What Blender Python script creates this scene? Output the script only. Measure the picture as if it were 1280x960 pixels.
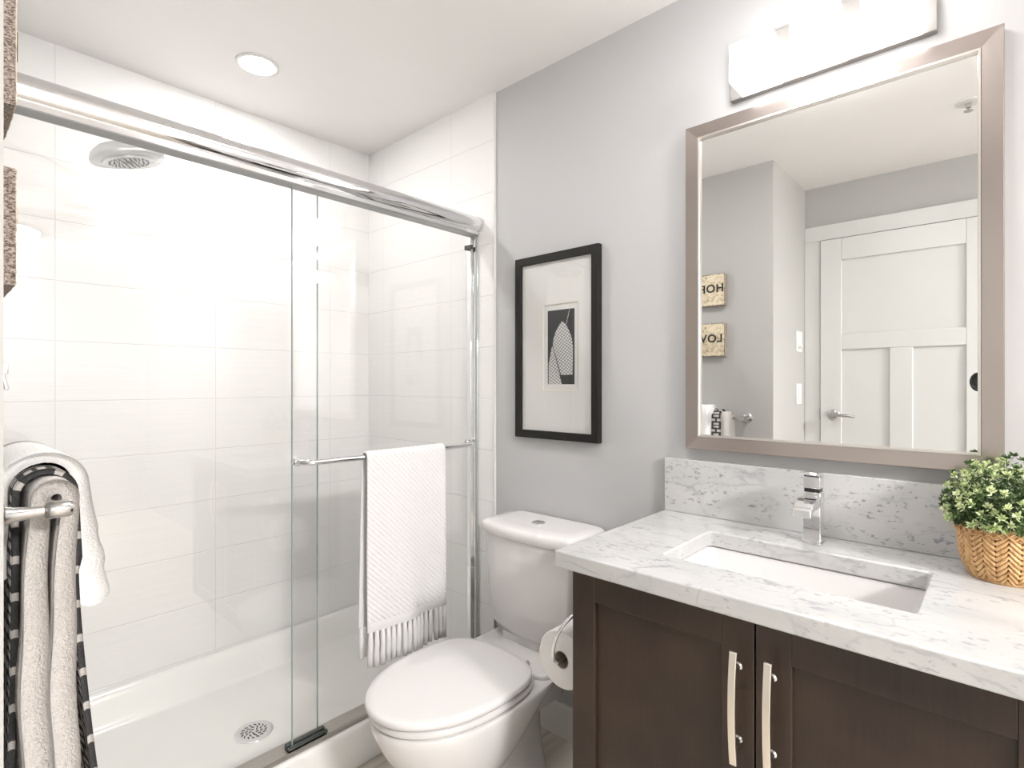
import bpy, bmesh, math, random
from mathutils import Vector, Matrix
random.seed(7)
PI = math.pi
S = bpy.context.scene
for o in list(bpy.data.objects): bpy.data.objects.remove(o)

# ------------------------------------------------------------------ camera
CAMX, CAMY, CAMZ = -1.52, 0.0, 1.236
cd = bpy.data.cameras.new('camera'); cam = bpy.data.objects.new('camera', cd)
S.collection.objects.link(cam); S.camera = cam
cam.location = (CAMX, CAMY, CAMZ); cam.rotation_euler = (PI/2, 0, math.radians(-47.5))
cd.sensor_width = 36; cd.lens = 675/1280*36; cd.clip_start = 0.01
# ------------------------------------------------------------------ world / exposure / lamp strengths
w = bpy.data.worlds.new('world'); S.world = w; w.use_nodes = True
w.node_tree.nodes['Background'].inputs[0].default_value = (1, 1, 1, 1)
w.node_tree.nodes['Background'].inputs[1].default_value = 0.3
S.view_settings.view_transform = 'Standard'; S.view_settings.look = 'None'
S.view_settings.gamma = 1; S.view_settings.use_curve_mapping = False
S.view_settings.exposure = 1.97
E_CUBE = 2.0      # vanity glass cubes
E_SHOWER = 92.0    # recessed light over the shower
E_ROOM_FILL = 9.0  # added fill lamp over the floor, out of view
E_ENTRY_FILL = 62.0     # added fill lamp, unseen, on the ceiling behind the camera      # like the room lamp, added to brighten the scene

# ------------------------------------------------------------------ materials
def nt(name):
    m = bpy.data.materials.new(name); m.use_nodes = True
    t = m.node_tree; b = t.nodes['Principled BSDF']
    return m, t, b
def N(t, kind, **kw):
    n = t.nodes.new(kind)
    for k, v in kw.items():
        if k.startswith('i_'): n.inputs[int(k[2:])].default_value = v
        else: setattr(n, k, v)
    return n
def math_(t, op, a, b=None, c=None):
    n = t.nodes.new('ShaderNodeMath'); n.operation = op
    for i, v in enumerate((a, b, c)):
        if v is None: continue
        if isinstance(v, (int, float)): n.inputs[i].default_value = v
        else: t.links.new(v, n.inputs[i])
    return n.outputs[0]
def ramp(t, src, stops):
    r = t.nodes.new('ShaderNodeValToRGB'); t.links.new(src, r.inputs[0])
    e = r.color_ramp.elements
    while len(e) < len(stops): e.new(0.5)
    for k, (p, c) in enumerate(stops):
        e[k].position = p
        e[k].color = (c, c, c, 1) if isinstance(c, (int, float)) else (*c, 1)
    return r.outputs[0]
def mixc(t, fac, a, b):
    n = t.nodes.new('ShaderNodeMix'); n.data_type = 'RGBA'
    for s, v in ((n.inputs[0], fac), (n.inputs[6], a), (n.inputs[7], b)):
        if isinstance(v, (int, float)): s.default_value = v
        elif isinstance(v, tuple): s.default_value = (*v, 1)
        else: t.links.new(v, s)
    return n.outputs[2]
def mapped(t, scale, coord='Object', rot=(0, 0, 0)):
    if coord == 'World': src = t.nodes.new('ShaderNodeNewGeometry').outputs['Position']
    else: src = t.nodes.new('ShaderNodeTexCoord').outputs[coord]
    mp = t.nodes.new('ShaderNodeMapping'); mp.inputs['Scale'].default_value = scale; mp.inputs['Rotation'].default_value = rot
    t.links.new(src, mp.inputs[0]); return mp.outputs[0]
def noise(t, vec, scale, detail=3, rough=.55, dist=0):
    n = t.nodes.new('ShaderNodeTexNoise'); t.links.new(vec, n.inputs['Vector'])
    n.inputs['Scale'].default_value = scale; n.inputs['Detail'].default_value = detail
    n.inputs['Roughness'].default_value = rough; n.inputs['Distortion'].default_value = dist
    return n.outputs[0]
def bump(t, b, h, strength, dist=.001):
    n = t.nodes.new('ShaderNodeBump'); n.inputs['Strength'].default_value = strength
    n.inputs['Distance'].default_value = dist; t.links.new(h, n.inputs['Height'])
    t.links.new(n.outputs[0], b.inputs['Normal'])
def plain(name, col, rough=.5, metal=0, coat=0, bumpy=None, spec=.5):
    m, t, b = nt(name)
    v = mapped(t, (1, 1, 1)); n = noise(t, v, bumpy[0] if bumpy else 9)
    c = mixc(t, n, tuple(x*.985 for x in col), tuple(min(1, x*1.015) for x in col))
    t.links.new(c, b.inputs['Base Color'])
    b.inputs['Roughness'].default_value = rough; b.inputs['Metallic'].default_value = metal
    b.inputs['Coat Weight'].default_value = coat; b.inputs['Specular IOR Level'].default_value = spec
    if bumpy: bump(t, b, n, bumpy[1], bumpy[2])
    return m
M = {}
M['grey_paint'] = plain('grey_paint', (.445, .443, .447), .62, bumpy=(260, .06, .0008))
M['left_paint'] = plain('left_paint', (.455, .448, .432), .62, bumpy=(260, .06, .0008))
M['ceiling_paint'] = plain('ceiling_paint', (.80, .782, .772), .7)
M['white_paint'] = plain('white_paint', (.64, .64, .62), .35)
M['base_paint'] = plain('base_paint', (.70, .68, .63), .4)
M['porcelain'] = plain('porcelain', (.69, .672, .665), .06, coat=.5)
M['acrylic'] = plain('acrylic', (.72, .715, .695), .18)
M['seat_plastic'] = plain('seat_plastic', (.68, .665, .66), .12)
M['chrome'] = plain('chrome', (.80, .80, .81), .06, 1)
M['satin'] = plain('satin_nickel', (.52, .51, .50), .22, 1)
M['plate'] = plain('satin_plate', (.20, .19, .18), .45, 0)
M['underside_shade'] = plain('header_shade', (.30, .30, .30), .4, .3)  # dark grey stands for shade on the header's bottom face
M['track'] = plain('track_metal', (.40, .375, .345), .28, 1)
M['handle'] = plain('champagne_nickel', (.86, .80, .71), .33, 1)
M['black'] = plain('black_plastic', (.012, .012, .012), .35)
M['dark_rubber'] = plain('dark_rubber', (.02, .02, .02), .5)
M['guide'] = plain('smoked_guide', (.05, .06, .055), .25)
M['black_frame'] = plain('black_frame', (.012, .011, .010), .5, spec=.25, bumpy=(90, .1, .0005))
M['mat_board'] = plain('mat_board', (.64, .632, .62), .8)
M['mat_edge'] = plain('mat_bevel', (.72, .66, .56), .8)
M['photo_dark'] = plain('photo_dark', (.018, .018, .020), .6, spec=.2)
M['paper'] = plain('tissue_paper', (.74, .725, .715), .9, bumpy=(300, .15, .001))
M['card'] = plain('cardboard_core', (.33, .27, .22), .9)
M['letter'] = plain('letter_black', (.02, .018, .015), .6)
M['silver_head'] = plain('silver_plastic', (.66, .67, .69), .22, .3)
M['nozzle'] = plain('grey_nozzle', (.28, .29, .31), .5)
M['switch'] = plain('switch_plate', (.76, .76, .75), .3)
M['soil'] = plain('soil', (.03, .02, .015), .9)
M['gap'] = plain('shadow_gap', (.05, .04, .035), .8)
M['hinge_metal'] = plain('hinge_metal', (.25, .24, .22), .3, 1)

def mirror_mat():
    m, t, b = nt('mirror_silver'); b.inputs['Base Color'].default_value = (.93, .94, .935, 1)
    b.inputs['Metallic'].default_value = 1; b.inputs['Roughness'].default_value = 0; return m
M['mirror'] = mirror_mat()
def brushed():
    m, t, b = nt('brushed_frame')
    n = noise(t, mapped(t, (1, 1, 1)), 900, 1)
    b.inputs['Metallic'].default_value = 1
    t.links.new(mixc(t, n, (.50, .44, .415), (.56, .50, .475)), b.inputs['Base Color'])
    b.inputs['Roughness'].default_value = .24; return m
M['brushed'] = brushed()
M['frame_lip'] = plain('frame_lip', (.86, .82, .79), .25, 1)
def glass_mat(name, tint, extra=0.0):
    m = bpy.data.materials.new(name); m.use_nodes = True; t = m.node_tree
    t.nodes.remove(t.nodes['Principled BSDF']); out = t.nodes['Material Output']
    tr = N(t, 'ShaderNodeBsdfTransparent'); tr.inputs[0].default_value = (*tint, 1)
    gl = N(t, 'ShaderNodeBsdfGlossy'); gl.inputs['Roughness'].default_value = 0.0
    fr = N(t, 'ShaderNodeLayerWeight'); fr.inputs[0].default_value = .5
    mx = N(t, 'ShaderNodeMixShader')
    sch = math_(t, 'MULTIPLY_ADD', math_(t, 'POWER', fr.outputs['Facing'], 5.0), .96, .04)
    t.links.new(sch, mx.inputs[0]); t.links.new(tr.outputs[0], mx.inputs[1])
    t.links.new(gl.outputs[0], mx.inputs[2]); t.links.new(mx.outputs[0], out.inputs[0]); return m
M['glass'] = glass_mat('clear_glass', (.998, .999, .996), 0.0)
M['glass_edge'] = plain('glass_edge', (.33, .39, .37), .15)
def emit(name, col, s):
    m, t, b = nt(name); b.inputs['Base Color'].default_value = (.9, .9, .9, 1)
    b.inputs['Emission Color'].default_value = (*col, 1); b.inputs['Emission Strength'].default_value = s
    b.inputs['Roughness'].default_value = .2; return m
M['cube_glow'] = emit('opal_glass_lit', (1, .985, .975), E_CUBE)
M['down_glow'] = emit('downlight_lens_lit', (1, .98, .965), E_SHOWER)
M['entry_fill_glow'] = emit('entry_fill_lit', (1, .985, .975), E_ENTRY_FILL)
M['room_fill_glow'] = emit('room_fill_lit', (1, .985, .975), E_ROOM_FILL)

def tile_mat(axis):
    m, t, b = nt('white_wave_tile_' + axis)
    pos = t.nodes.new('ShaderNodeNewGeometry').outputs['Position']
    sp = N(t, 'ShaderNodeSeparateXYZ'); t.links.new(pos, sp.inputs[0])
    h = sp.outputs[0] if axis == 'x' else sp.outputs[1]
    off = -1.22 if axis == 'x' else 1.735
    def line(src, o, per, half):
        f = math_(t, 'FRACT', math_(t, 'ADD', math_(t, 'DIVIDE', math_(t, 'SUBTRACT', src, o), per), 100.5))
        d = math_(t, 'MULTIPLY', math_(t, 'ABSOLUTE', math_(t, 'SUBTRACT', f, .5)), per)
        mr = N(t, 'ShaderNodeMapRange'); mr.inputs[1].default_value = half*.4; mr.inputs[2].default_value = half
        mr.inputs[3].default_value = 1; mr.inputs[4].default_value = 0
        t.links.new(d, mr.inputs[0]); return mr.outputs[0]
    g = math_(t, 'MAXIMUM', line(h, off, .5, .0016), line(sp.outputs[2], .160, .2035, .0022))
    t.links.new(mixc(t, g, (.74, .733, .722), (.66, .65, .635)), b.inputs['Base Color'])
    b.inputs['Roughness'].default_value = .10
    n1 = noise(t, mapped(t, (2.2, 2.2, 42), 'World'), 1.0, 3, .6)
    n2 = noise(t, mapped(t, (4, 4, 130), 'World'), 1.0, 2, .5)
    hh = math_(t, 'ADD', math_(t, 'MULTIPLY', n1, .8), math_(t, 'MULTIPLY', n2, .3))
    bump(t, b, math_(t, 'SUBTRACT', hh, math_(t, 'MULTIPLY', g, .9)), .55, .0018)
    return m
M['tile_x'] = tile_mat('x'); M['tile_y'] = tile_mat('y')

def floor_mat():
    m, t, b = nt('beige_floor_tile')
    pos = mapped(t, (1, 1, 1), 'World')
    br = N(t, 'ShaderNodeTexBrick'); t.links.new(mapped(t, (1, 1, 1), 'World', (0, 0, PI/2)), br.inputs[0])
    br.inputs['Scale'].default_value = 1; br.inputs['Brick Width'].default_value = .6; br.inputs['Row Height'].default_value = .3
    br.inputs['Mortar Size'].default_value = .003; br.offset = .5
    n = noise(t, mapped(t, (2, 14, 1), 'World'), 3, 5)
    base = ramp(t, n, [(.3, (.50, .45, .39)), (.7, (.62, .57, .50))])
    t.links.new(mixc(t, br.outputs['Fac'], base, (.38, .34, .29)), b.inputs['Base Color'])
    b.inputs['Roughness'].default_value = .35
    return m
M['floor'] = floor_mat()

def marble(name, speck):
    m, t, b = nt(name)
    v = mapped(t, (1, 1, 1), 'World')
    wn = N(t, 'ShaderNodeTexNoise'); t.links.new(v, wn.inputs['Vector']); wn.inputs['Scale'].default_value = 9; wn.inputs['Detail'].default_value = 5
    def warped(amount, scale, rot):
        mp = t.nodes.new('ShaderNodeMapping'); mp.inputs['Scale'].default_value = scale; mp.inputs['Rotation'].default_value = rot
        t.links.new(v, mp.inputs[0])
        mv = N(t, 'ShaderNodeVectorMath', operation='MULTIPLY_ADD')
        t.links.new(wn.outputs['Color'], mv.inputs[0]); mv.inputs[1].default_value = (amount,)*3; t.links.new(mp.outputs[0], mv.inputs[2])
        return mv.outputs[0]
    def vein(vec, scale, wdt):
        vo = N(t, 'ShaderNodeTexVoronoi', feature='DISTANCE_TO_EDGE'); t.links.new(vec, vo.inputs['Vector'])
        vo.inputs['Scale'].default_value = scale
        mr = N(t, 'ShaderNodeMapRange'); mr.inputs[1].default_value = 0; mr.inputs[2].default_value = wdt
        mr.inputs[3].default_value = 1; mr.inputs[4].default_value = 0; t.links.new(vo.outputs['Distance'], mr.inputs[0])
        return mr.outputs[0]
    mask = ramp(t, noise(t, v, 7, 3), [(.46, 0), (.66, 1)])
    v1 = math_(t, 'MULTIPLY', vein(warped(.55, (13, 3.0, 9), (0, 0, .35)), 1.0, .030), mask)
    mask2 = ramp(t, noise(t, mapped(t, (1.3, 1, 1), 'World'), 11, 2), [(.50, 0), (.66, 1)])
    v2 = math_(t, 'MULTIPLY', vein(warped(.9, (34, 9, 24), (0, 0, .3)), 1.0, .045), mask2)
    cloud = ramp(t, noise(t, warped(.5, (8, 3, 8), (0, 0, .5)), 1.6, 5), [(.35, 0), (.75, 1)])
    col = mixc(t, cloud, (.55, .545, .537), (.46, .465, .465))
    col = mixc(t, math_(t, 'MULTIPLY', v1, .62), col, (.20, .21, .23))
    col = mixc(t, math_(t, 'MULTIPLY', v2, .45), col, (.30, .31, .34))
    # clustered small grey flecks
    sm = ramp(t, noise(t, mapped(t, (1, 1, 1.3), 'World'), 10, 2), [(.40, 0), (.56, 1)])
    fl = ramp(t, noise(t, warped(.25, (80, 55, 120), (0, 0, 0)), 1.0, 3, .6), [(.57, 0), (.64, 1)])
    col = mixc(t, math_(t, 'MULTIPLY', math_(t, 'MULTIPLY', sm, fl), speck), col, (.22, .22, .26))
    t.links.new(col, b.inputs['Base Color']); b.inputs['Roughness'].default_value = .16
    return m
M['marble'] = marble('white_marble_counter', .42); M['marble_speck'] = marble('white_marble_backsplash', .75)

def wood():
    m, t, b = nt('dark_stained_wood')
    n = noise(t, mapped(t, (1, 12, 1), 'World'), 5, 6, .65, .6)
    n2 = noise(t, mapped(t, (10, 30, 1.6), 'World'), 6, 5, .6)
    n3 = noise(t, mapped(t, (1, 1, 1), 'World'), 4, 3)
    c = mixc(t, n2, (.010, .005, .004), (.038, .022, .016))
    c = mixc(t, math_(t, 'MULTIPLY', ramp(t, n3, [(.35, 0), (.7, 1)]), .75), c, (.050, .031, .018))
    t.links.new(c, b.inputs['Base Color']); b.inputs['Roughness'].default_value = .38
    bump(t, b, n2, .08, .0006); return m
M['wood'] = wood()

def terry(name, col, scale=420, strength=.9):
    m, t, b = nt(name)
    n = noise(t, mapped(t, (1, 1, 1)), scale, 2, .7)
    t.links.new(mixc(t, n, tuple(c*.80 for c in col), col), b.inputs['Base Color'])
    b.inputs['Roughness'].default_value = .95; b.inputs['Sheen Weight'].default_value = .35
    bump(t, b, n, strength, .009); return m
M['terry_white'] = terry('white_terry', (.90, .89, .87), 260, .45)
M['terry_beige'] = terry('oatmeal_terry', (.74, .695, .655), 230)
M['waffle'] = terry('white_waffle_cotton', (.78, .765, .76), 600, .25)

def chain_mat():
    m, t, b = nt('black_chain_pattern_terry')
    uv = t.nodes.new('ShaderNodeTexCoord').outputs['UV']
    sp = N(t, 'ShaderNodeSeparateXYZ'); t.links.new(uv, sp.inputs[0])
    fu = math_(t, 'ABSOLUTE', math_(t, 'SUBTRACT', math_(t, 'FRACT', math_(t, 'DIVIDE', sp.outputs[0], .058)), .5))
    fv = math_(t, 'ABSOLUTE', math_(t, 'SUBTRACT', math_(t, 'FRACT', math_(t, 'DIVIDE', sp.outputs[1], .056)), .5))
    mx = math_(t, 'MAXIMUM', fu, math_(t, 'MULTIPLY', fv, 1.08))
    ring = math_(t, 'MULTIPLY', math_(t, 'LESS_THAN', mx, .42), math_(t, 'GREATER_THAN', mx, .24))
    link = math_(t, 'MULTIPLY', math_(t, 'LESS_THAN', fu, .085), math_(t, 'GREATER_THAN', fv, .30))
    cross = math_(t, 'MULTIPLY', math_(t, 'LESS_THAN', fv, .05), math_(t, 'LESS_THAN', fu, .3))
    k = math_(t, 'MAXIMUM', math_(t, 'MAXIMUM', ring, link), cross)
    n = noise(t, mapped(t, (1, 1, 1)), 420, 2, .7)
    c = mixc(t, k, (.62, .585, .55), (.012, .012, .014))
    t.links.new(mixc(t, math_(t, 'MULTIPLY', n, .35), c, (.25, .24, .23)), b.inputs['Base Color'])
    b.inputs['Roughness'].default_value = .95; bump(t, b, n, .8, .003); return m
M['chain'] = chain_mat()

def plaque_side():
    m, t, b = nt('plaque_side_bark')
    n = noise(t, mapped(t, (60, 60, 110)), 4, 3, .7)
    t.links.new(ramp(t, n, [(.38, (.07, .05, .04)), (.62, (.46, .38, .33))]), b.inputs['Base Color'])
    b.inputs['Roughness'].default_value = .9; bump(t, b, n, .6, .002); return m
M['plaque_side'] = plaque_side()
def plaque_face():
    m, t, b = nt('plaque_face_cream')
    n = noise(t, mapped(t, (1, 1, 1)), 38, 4, .7, .8)
    t.links.new(ramp(t, n, [(.34, (.36, .28, .18)), (.5, (.70, .60, .43)), (.7, (.80, .72, .56))]), b.inputs['Base Color'])
    b.inputs['Roughness'].default_value = .6; return m
M['plaque_face'] = plaque_face()

def basket_mat():
    m, t, b = nt('woven_palm_basket')
    n = noise(t, mapped(t, (1, 1, .5)), 130, 3)
    t.links.new(ramp(t, n, [(.3, (.42, .225, .085)), (.55, (.66, .40, .18)), (.8, (.78, .53, .28))]), b.inputs['Base Color'])
    b.inputs['Roughness'].default_value = .55; return m
M['basket'] = basket_mat()
M['basket_gap'] = plain('basket_underweave', (.16, .075, .03), .8)
def leafm(name, a, bb):
    m, t, b = nt(name); n = noise(t, mapped(t, (1, 1, 1)), 60, 2)
    t.links.new(ramp(t, n, [(.35, a), (.65, bb)]), b.inputs['Base Color']); b.inputs['Roughness'].default_value = .5
    return m
M['leaf'] = leafm('green_leaf', (.030, .058, .018), (.115, .18, .06))
M['leaf_pale'] = leafm('pale_leaf_tip', (.42, .53, .22), (.74, .79, .50))
def tower_mat():
    m, t, b = nt('print_tower_lattice')
    v = t.nodes.new('ShaderNodeTexCoord').outputs['Object']; sp = N(t, 'ShaderNodeSeparateXYZ'); t.links.new(v, sp.inputs[0])
    a = math_(t, 'FRACT', math_(t, 'MULTIPLY', math_(t, 'ADD', sp.outputs[1], sp.outputs[2]), 75))
    c = math_(t, 'FRACT', math_(t, 'MULTIPLY', math_(t, 'SUBTRACT', sp.outputs[1], math_(t, 'MULTIPLY', sp.outputs[2], 1.6)), 58))
    k = math_(t, 'MULTIPLY', math_(t, 'GREATER_THAN', a, .2), math_(t, 'GREATER_THAN', c, .2))
    t.links.new(mixc(t, k, (.07, .07, .075), (.62, .62, .61)), b.inputs['Base Color']); b.inputs['Roughness'].default_value = .4
    return m
M['tower'] = tower_mat()

# ------------------------------------------------------------------ mesh helpers
class MB:
    def __init__(s): s.bm = bmesh.new(); s.mi = 0
    def face(s, vs):
        try: f = s.bm.faces.new(vs); f.material_index = s.mi; return f
        except ValueError: return None
    def box(s, a, b):
        x0, x1 = sorted((a[0], b[0])); y0, y1 = sorted((a[1], b[1])); z0, z1 = sorted((a[2], b[2]))
        v = [s.bm.verts.new(p) for p in ((x0,y0,z0),(x1,y0,z0),(x1,y1,z0),(x0,y1,z0),(x0,y0,z1),(x1,y0,z1),(x1,y1,z1),(x0,y1,z1))]
        for f in ((3,2,1,0),(4,5,6,7),(0,1,5,4),(1,2,6,5),(2,3,7,6),(3,0,4,7)): s.face([v[i] for i in f])
        return s
    def loft(s, rings, cap0=True, cap1=True, closed=True):
        R = [[s.bm.verts.new(p) for p in r] for r in rings]; n = len(R[0])
        for a, b in zip(R, R[1:]):
            for i in range(n if closed else n-1):
                j = (i+1) % n; s.face([a[i], a[j], b[j], b[i]])
        if cap0: s.face(R[0][::-1])
        if cap1: s.face(R[-1])
        return s
    def lathe(s, c, axis, prof, n=32, cap0=True, cap1=True):
        # prof: list of (r, h) along axis from c
        ax = Vector(axis).normalized(); u = ax.orthogonal().normalized(); v = ax.cross(u); c = Vector(c)
        rings = [[c+ax*h+(u*math.cos(2*PI*i/n)+v*math.sin(2*PI*i/n))*max(r, 1e-5) for i in range(n)] for r, h in prof]
        return s.loft(rings, cap0, cap1)
    def cyl(s, a, b, r, n=24):
        a = Vector(a); b = Vector(b); return s.lathe(a, b-a, [(r, 0), (r, (b-a).length)], n)
    def tube(s, pts, r, n=12, caps=True):
        pts = [Vector(p) for p in pts]; pts = [p for i, p in enumerate(pts) if i == 0 or (p-pts[i-1]).length > 1e-5]; rings = []; up = None
        for i, p in enumerate(pts):
            d = (pts[min(i+1, len(pts)-1)]-pts[max(i-1, 0)]).normalized()
            if up is None: up = d.orthogonal().normalized()
            up = (up-d*up.dot(d)).normalized(); v = d.cross(up)
            rr = r[i] if isinstance(r, (list, tuple)) else r
            rings.append([p+(up*math.cos(2*PI*k/n)+v*math.sin(2*PI*k/n))*rr for k in range(n)])
        return s.loft(rings, caps, caps)
    def sweep(s, prof, axis, a, b):
        # prof: 2D points in the plane normal to axis ('x': (y,z), 'y': (x,z), 'z': (x,y))
        def P(p, h): return {'x': (h, p[0], p[1]), 'y': (p[0], h, p[1]), 'z': (p[0], p[1], h)}[axis]
        return s.loft([[P(p, a) for p in prof], [P(p, b) for p in prof]])
def wloc(o):
    v = Vector((0, 0, 0))
    while o: v = v + o.location; o = o.parent
    return v
def build(name, mb, mats, parent=None, smooth=False, bevel=0, seg=2, auto=None, origin=None, subsurf=0):
    bm = mb.bm; bmesh.ops.recalc_face_normals(bm, faces=bm.faces[:])
    me = bpy.data.meshes.new(name); o = bpy.data.objects.new(name, me); S.collection.objects.link(o)
    if parent is not None:
        off = wloc(parent); o.parent = parent
    else:
        xs = [v.co for v in bm.verts]
        off = Vector(origin) if origin else Vector(((min(c.x for c in xs)+max(c.x for c in xs))/2, (min(c.y for c in xs)+max(c.y for c in xs))/2, min(c.z for c in xs)))
        o.location = off
    for v in bm.verts: v.co -= off
    bm.to_mesh(me); bm.free()
    for m in (mats if isinstance(mats, (list, tuple)) else [mats]): me.materials.append(m)
    if smooth:
        for p in me.polygons: p.use_smooth = True
        if auto is not None: me.set_sharp_from_angle(angle=math.radians(auto))
    if bevel:
        b = o.modifiers.new('bevel', 'BEVEL'); b.width = bevel; b.segments = seg; b.limit_method = 'ANGLE'; b.angle_limit = math.radians(40)
        for p in me.polygons: p.use_smooth = True
        me.set_sharp_from_angle(angle=math.radians(30))
    if subsurf:
        q = o.modifiers.new('subdivision', 'SUBSURF'); q.levels = subsurf; q.render_levels = subsurf
    return o
def thing(name, label, cat, loc, group=None):
    o = bpy.data.objects.new(name, None); S.collection.objects.link(o); o.location = loc; o.empty_display_size = .05
    o['label'] = label; o['category'] = cat
    if group: o['group'] = group
    return o
def tag(o, label, cat, group=None):
    o['label'] = label; o['category'] = cat
    if group: o['group'] = group
    return o
def struct(name, mb, mat, label=None, **kw):
    o = build(name, mb, mat, **kw); o['kind'] = 'structure'
    if label: o['label'] = label
    return o
def rrect(cx, cy, hx, hy, r, n=6):
    pts = []
    for sx, sy, a0 in ((1, 1, 0), (-1, 1, 90), (-1, -1, 180), (1, -1, 270)):
        for k in range(n+1):
            a = math.radians(a0+90*k/n); pts.append((cx+sx*(hx-r)+r*math.cos(a), cy+sy*(hy-r)+r*math.sin(a)))
    return pts

# ------------------------------------------------------------------ the room
CEIL = CAMZ+1.1435
XL, XD, YN, YR, YB, YT = -1.455, -2.05, -3.20, .88, 2.36, 1.482   # left wall, door wall, near wall, return wall, shower back, tile edge
struct('floor', MB().box((XD-.1, YN-.1, -.1), (.1, YB+.1, 0)), M['floor'], 'beige stone tiled floor')
struct('ceiling', MB().box((XD-.1, YN-.1, CEIL), (.1, YB+.1, CEIL+.1)), M['ceiling_paint'], 'flat white ceiling')
struct('wall_right', MB().box((0, YN-.1, 0), (.1, YB+.1, CEIL)), M['grey_paint'], 'light grey painted wall behind the toilet and vanity')
struct('wall_back', MB().box((XL, YB, 0), (0, YB+.1, CEIL)), M['tile_x'], 'white rippled tile wall at the back of the shower')
struct('wall_shower_end', MB().box((-.009, YT, 0), (0, YB, CEIL)), M['tile_y'], 'white tiled end wall of the shower beside the toilet')
struct('trim_1', MB().box((-.0115, YT-.005, 0), (0, YT, CEIL)), M['white_paint'], 'thin white trim along the edge of the tiles')
struct('wall_left', MB().box((XD-.1, YR, 0), (XL, YB+.1, CEIL)), M['left_paint'], 'grey wall holding the plaques and towel bar')
struct('wall_shower_left', MB().box((XL, 1.60, 0), (XL+.009, YB, CEIL)), M['tile_y'], 'white tiled left end wall of the shower')
struct('wall_near', MB().box((XD-.1, YN-.1, 0), (0, YN, CEIL)), M['grey_paint'], 'grey wall beside the vanity')
struct('wall_door', MB().box((XD-.1, YN, 0), (XD, YR, CEIL)), M['left_paint'], 'grey wall around the door')
bb = MB().sweep([(0, 0), (-.013, 0), (-.013, .108), (-.009, .119), (0, .119)], 'y', .727, YT-.005)
struct('baseboard_right', bb, M['base_paint'], 'white baseboard between the toilet and the vanity')
struct('baseboard_left', MB().box((XL, YR, 0), (XL+.013, 1.545, .119)), M['base_paint'])

# door in the door wall (seen in the mirror)
DY0, DY1, DH = .034, .794, 2.06
dm = MB(); XF = XD+.030
dm.box((XD+.002, DY0, .01), (XF-.012, DY1, DH))
ys = [DY0, .149, .3625, .4636, .688, DY1]
for a, b, c, d in ((DY0, .149, .01, DH), (.688, DY1, .01, DH), (.149, .688, .01, .24), (.149, .688, 1.431, 1.518), (.149, .688, 1.936, DH), (.3625, .4636, .24, 1.431)):
    dm.box((XF-.013, a, c), (XF, b, d))
door = build('door_1', dm, M['white_paint'], bevel=.003); door['kind'] = 'structure'; door['label'] = 'white shaker door with three recessed panels'
h = MB().lathe((XF, .726, 1.062), (1, 0, 0), [(.030, 0), (.030, .006), (.026, .010), (.012, .012), (.011, .045)], 32)
h.tube([(XF+.045, .726, 1.062), (XF+.047, .705, 1.062), (XF+.047, .66, 1.060), (XF+.046, .615, 1.056)], [.011, .010, .009, .007])
build('door_handle', h, M['satin'], door, smooth=True, auto=40)
build('latch_plate', MB().box((XD+.004, DY1+.0005, 1.03), (XF-.002, DY1+.003, 1.095)), M['hinge_metal'], door)
cs = MB()
cs.box((XD, DY1+.004, 0), (XD+.018, YR-.001, DH+.004)); cs.box((XD, -.058, 0), (XD+.018, DY0-.004, DH+.004)); cs.box((XD, -.058, DH+.004), (XD+.020, YR-.001, DH+.09))
struct('trim_2', cs, M['white_paint'], 'white casing around the door', bevel=.002)

# ------------------------------------------------------------------ shower tray
X0, X1, Y0, Y1 = XL+.010, -.010, 1.545, YB-.001
def sstep(a, b, x):
    t_ = max(0, min(1, (x-a)/(b-a))); return t_*t_*(3-2*t_)
def tray_z(x, y):
    rim = .135+(.15-.135)*sstep(1.7, 1.9, y)
    dl = min((x-X0)/.085, (X1-x)/.085, (Y1-y)/.095, (y-1.618)/.05)
    k = sstep(.06, 1.0, dl); fl = .045-.008*sstep(.6, 0, math.hypot(x+.75, (y-1.91)*1.3))
    return rim+(fl-rim)*k
tm = MB(); nx, ny = 150, 100; gv = []
for j in range(ny+1):
    y = Y0+(Y1-Y0)*j/ny; gv.append([tm.bm.verts.new((X0+(X1-X0)*i/nx, y, tray_z(X0+(X1-X0)*i/nx, y))) for i in range(nx+1)])
for j in range(ny):
    for i in range(nx): tm.face([gv[j][i], gv[j][i+1], gv[j+1][i+1], gv[j+1][i]])
fr = [[gv[0][i] for i in range(nx+1)]]
prev = gv[0]
for dy, z in ((-.006, .131), (-.009, .122), (-.009, .02), (-.004, 0.002)):
    cur = [tm.bm.verts.new((v.co.x, Y0+dy, z)) for v in gv[0]]
    for i in range(nx): tm.face([cur[i], cur[i+1], prev[i+1], prev[i]])
    prev = cur
tray = thing('shower_tray', 'white shower tray with a raised curb and round drain', 'shower tray', (-.73, 1.95, 0))
build('basin', tm, M['acrylic'], tray, smooth=True)
dz = tray_z(-.75, 1.91)
dr = MB().lathe((-.75, 1.91, dz-.002), (0, 0, 1), [(.061, 0), (.061, .006), (.055, .0085), (.050, .0075), (.0, .0075)], 48)
drain = build('drain', dr, M['chrome'], tray, smooth=True, auto=40)
sl = MB()
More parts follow.
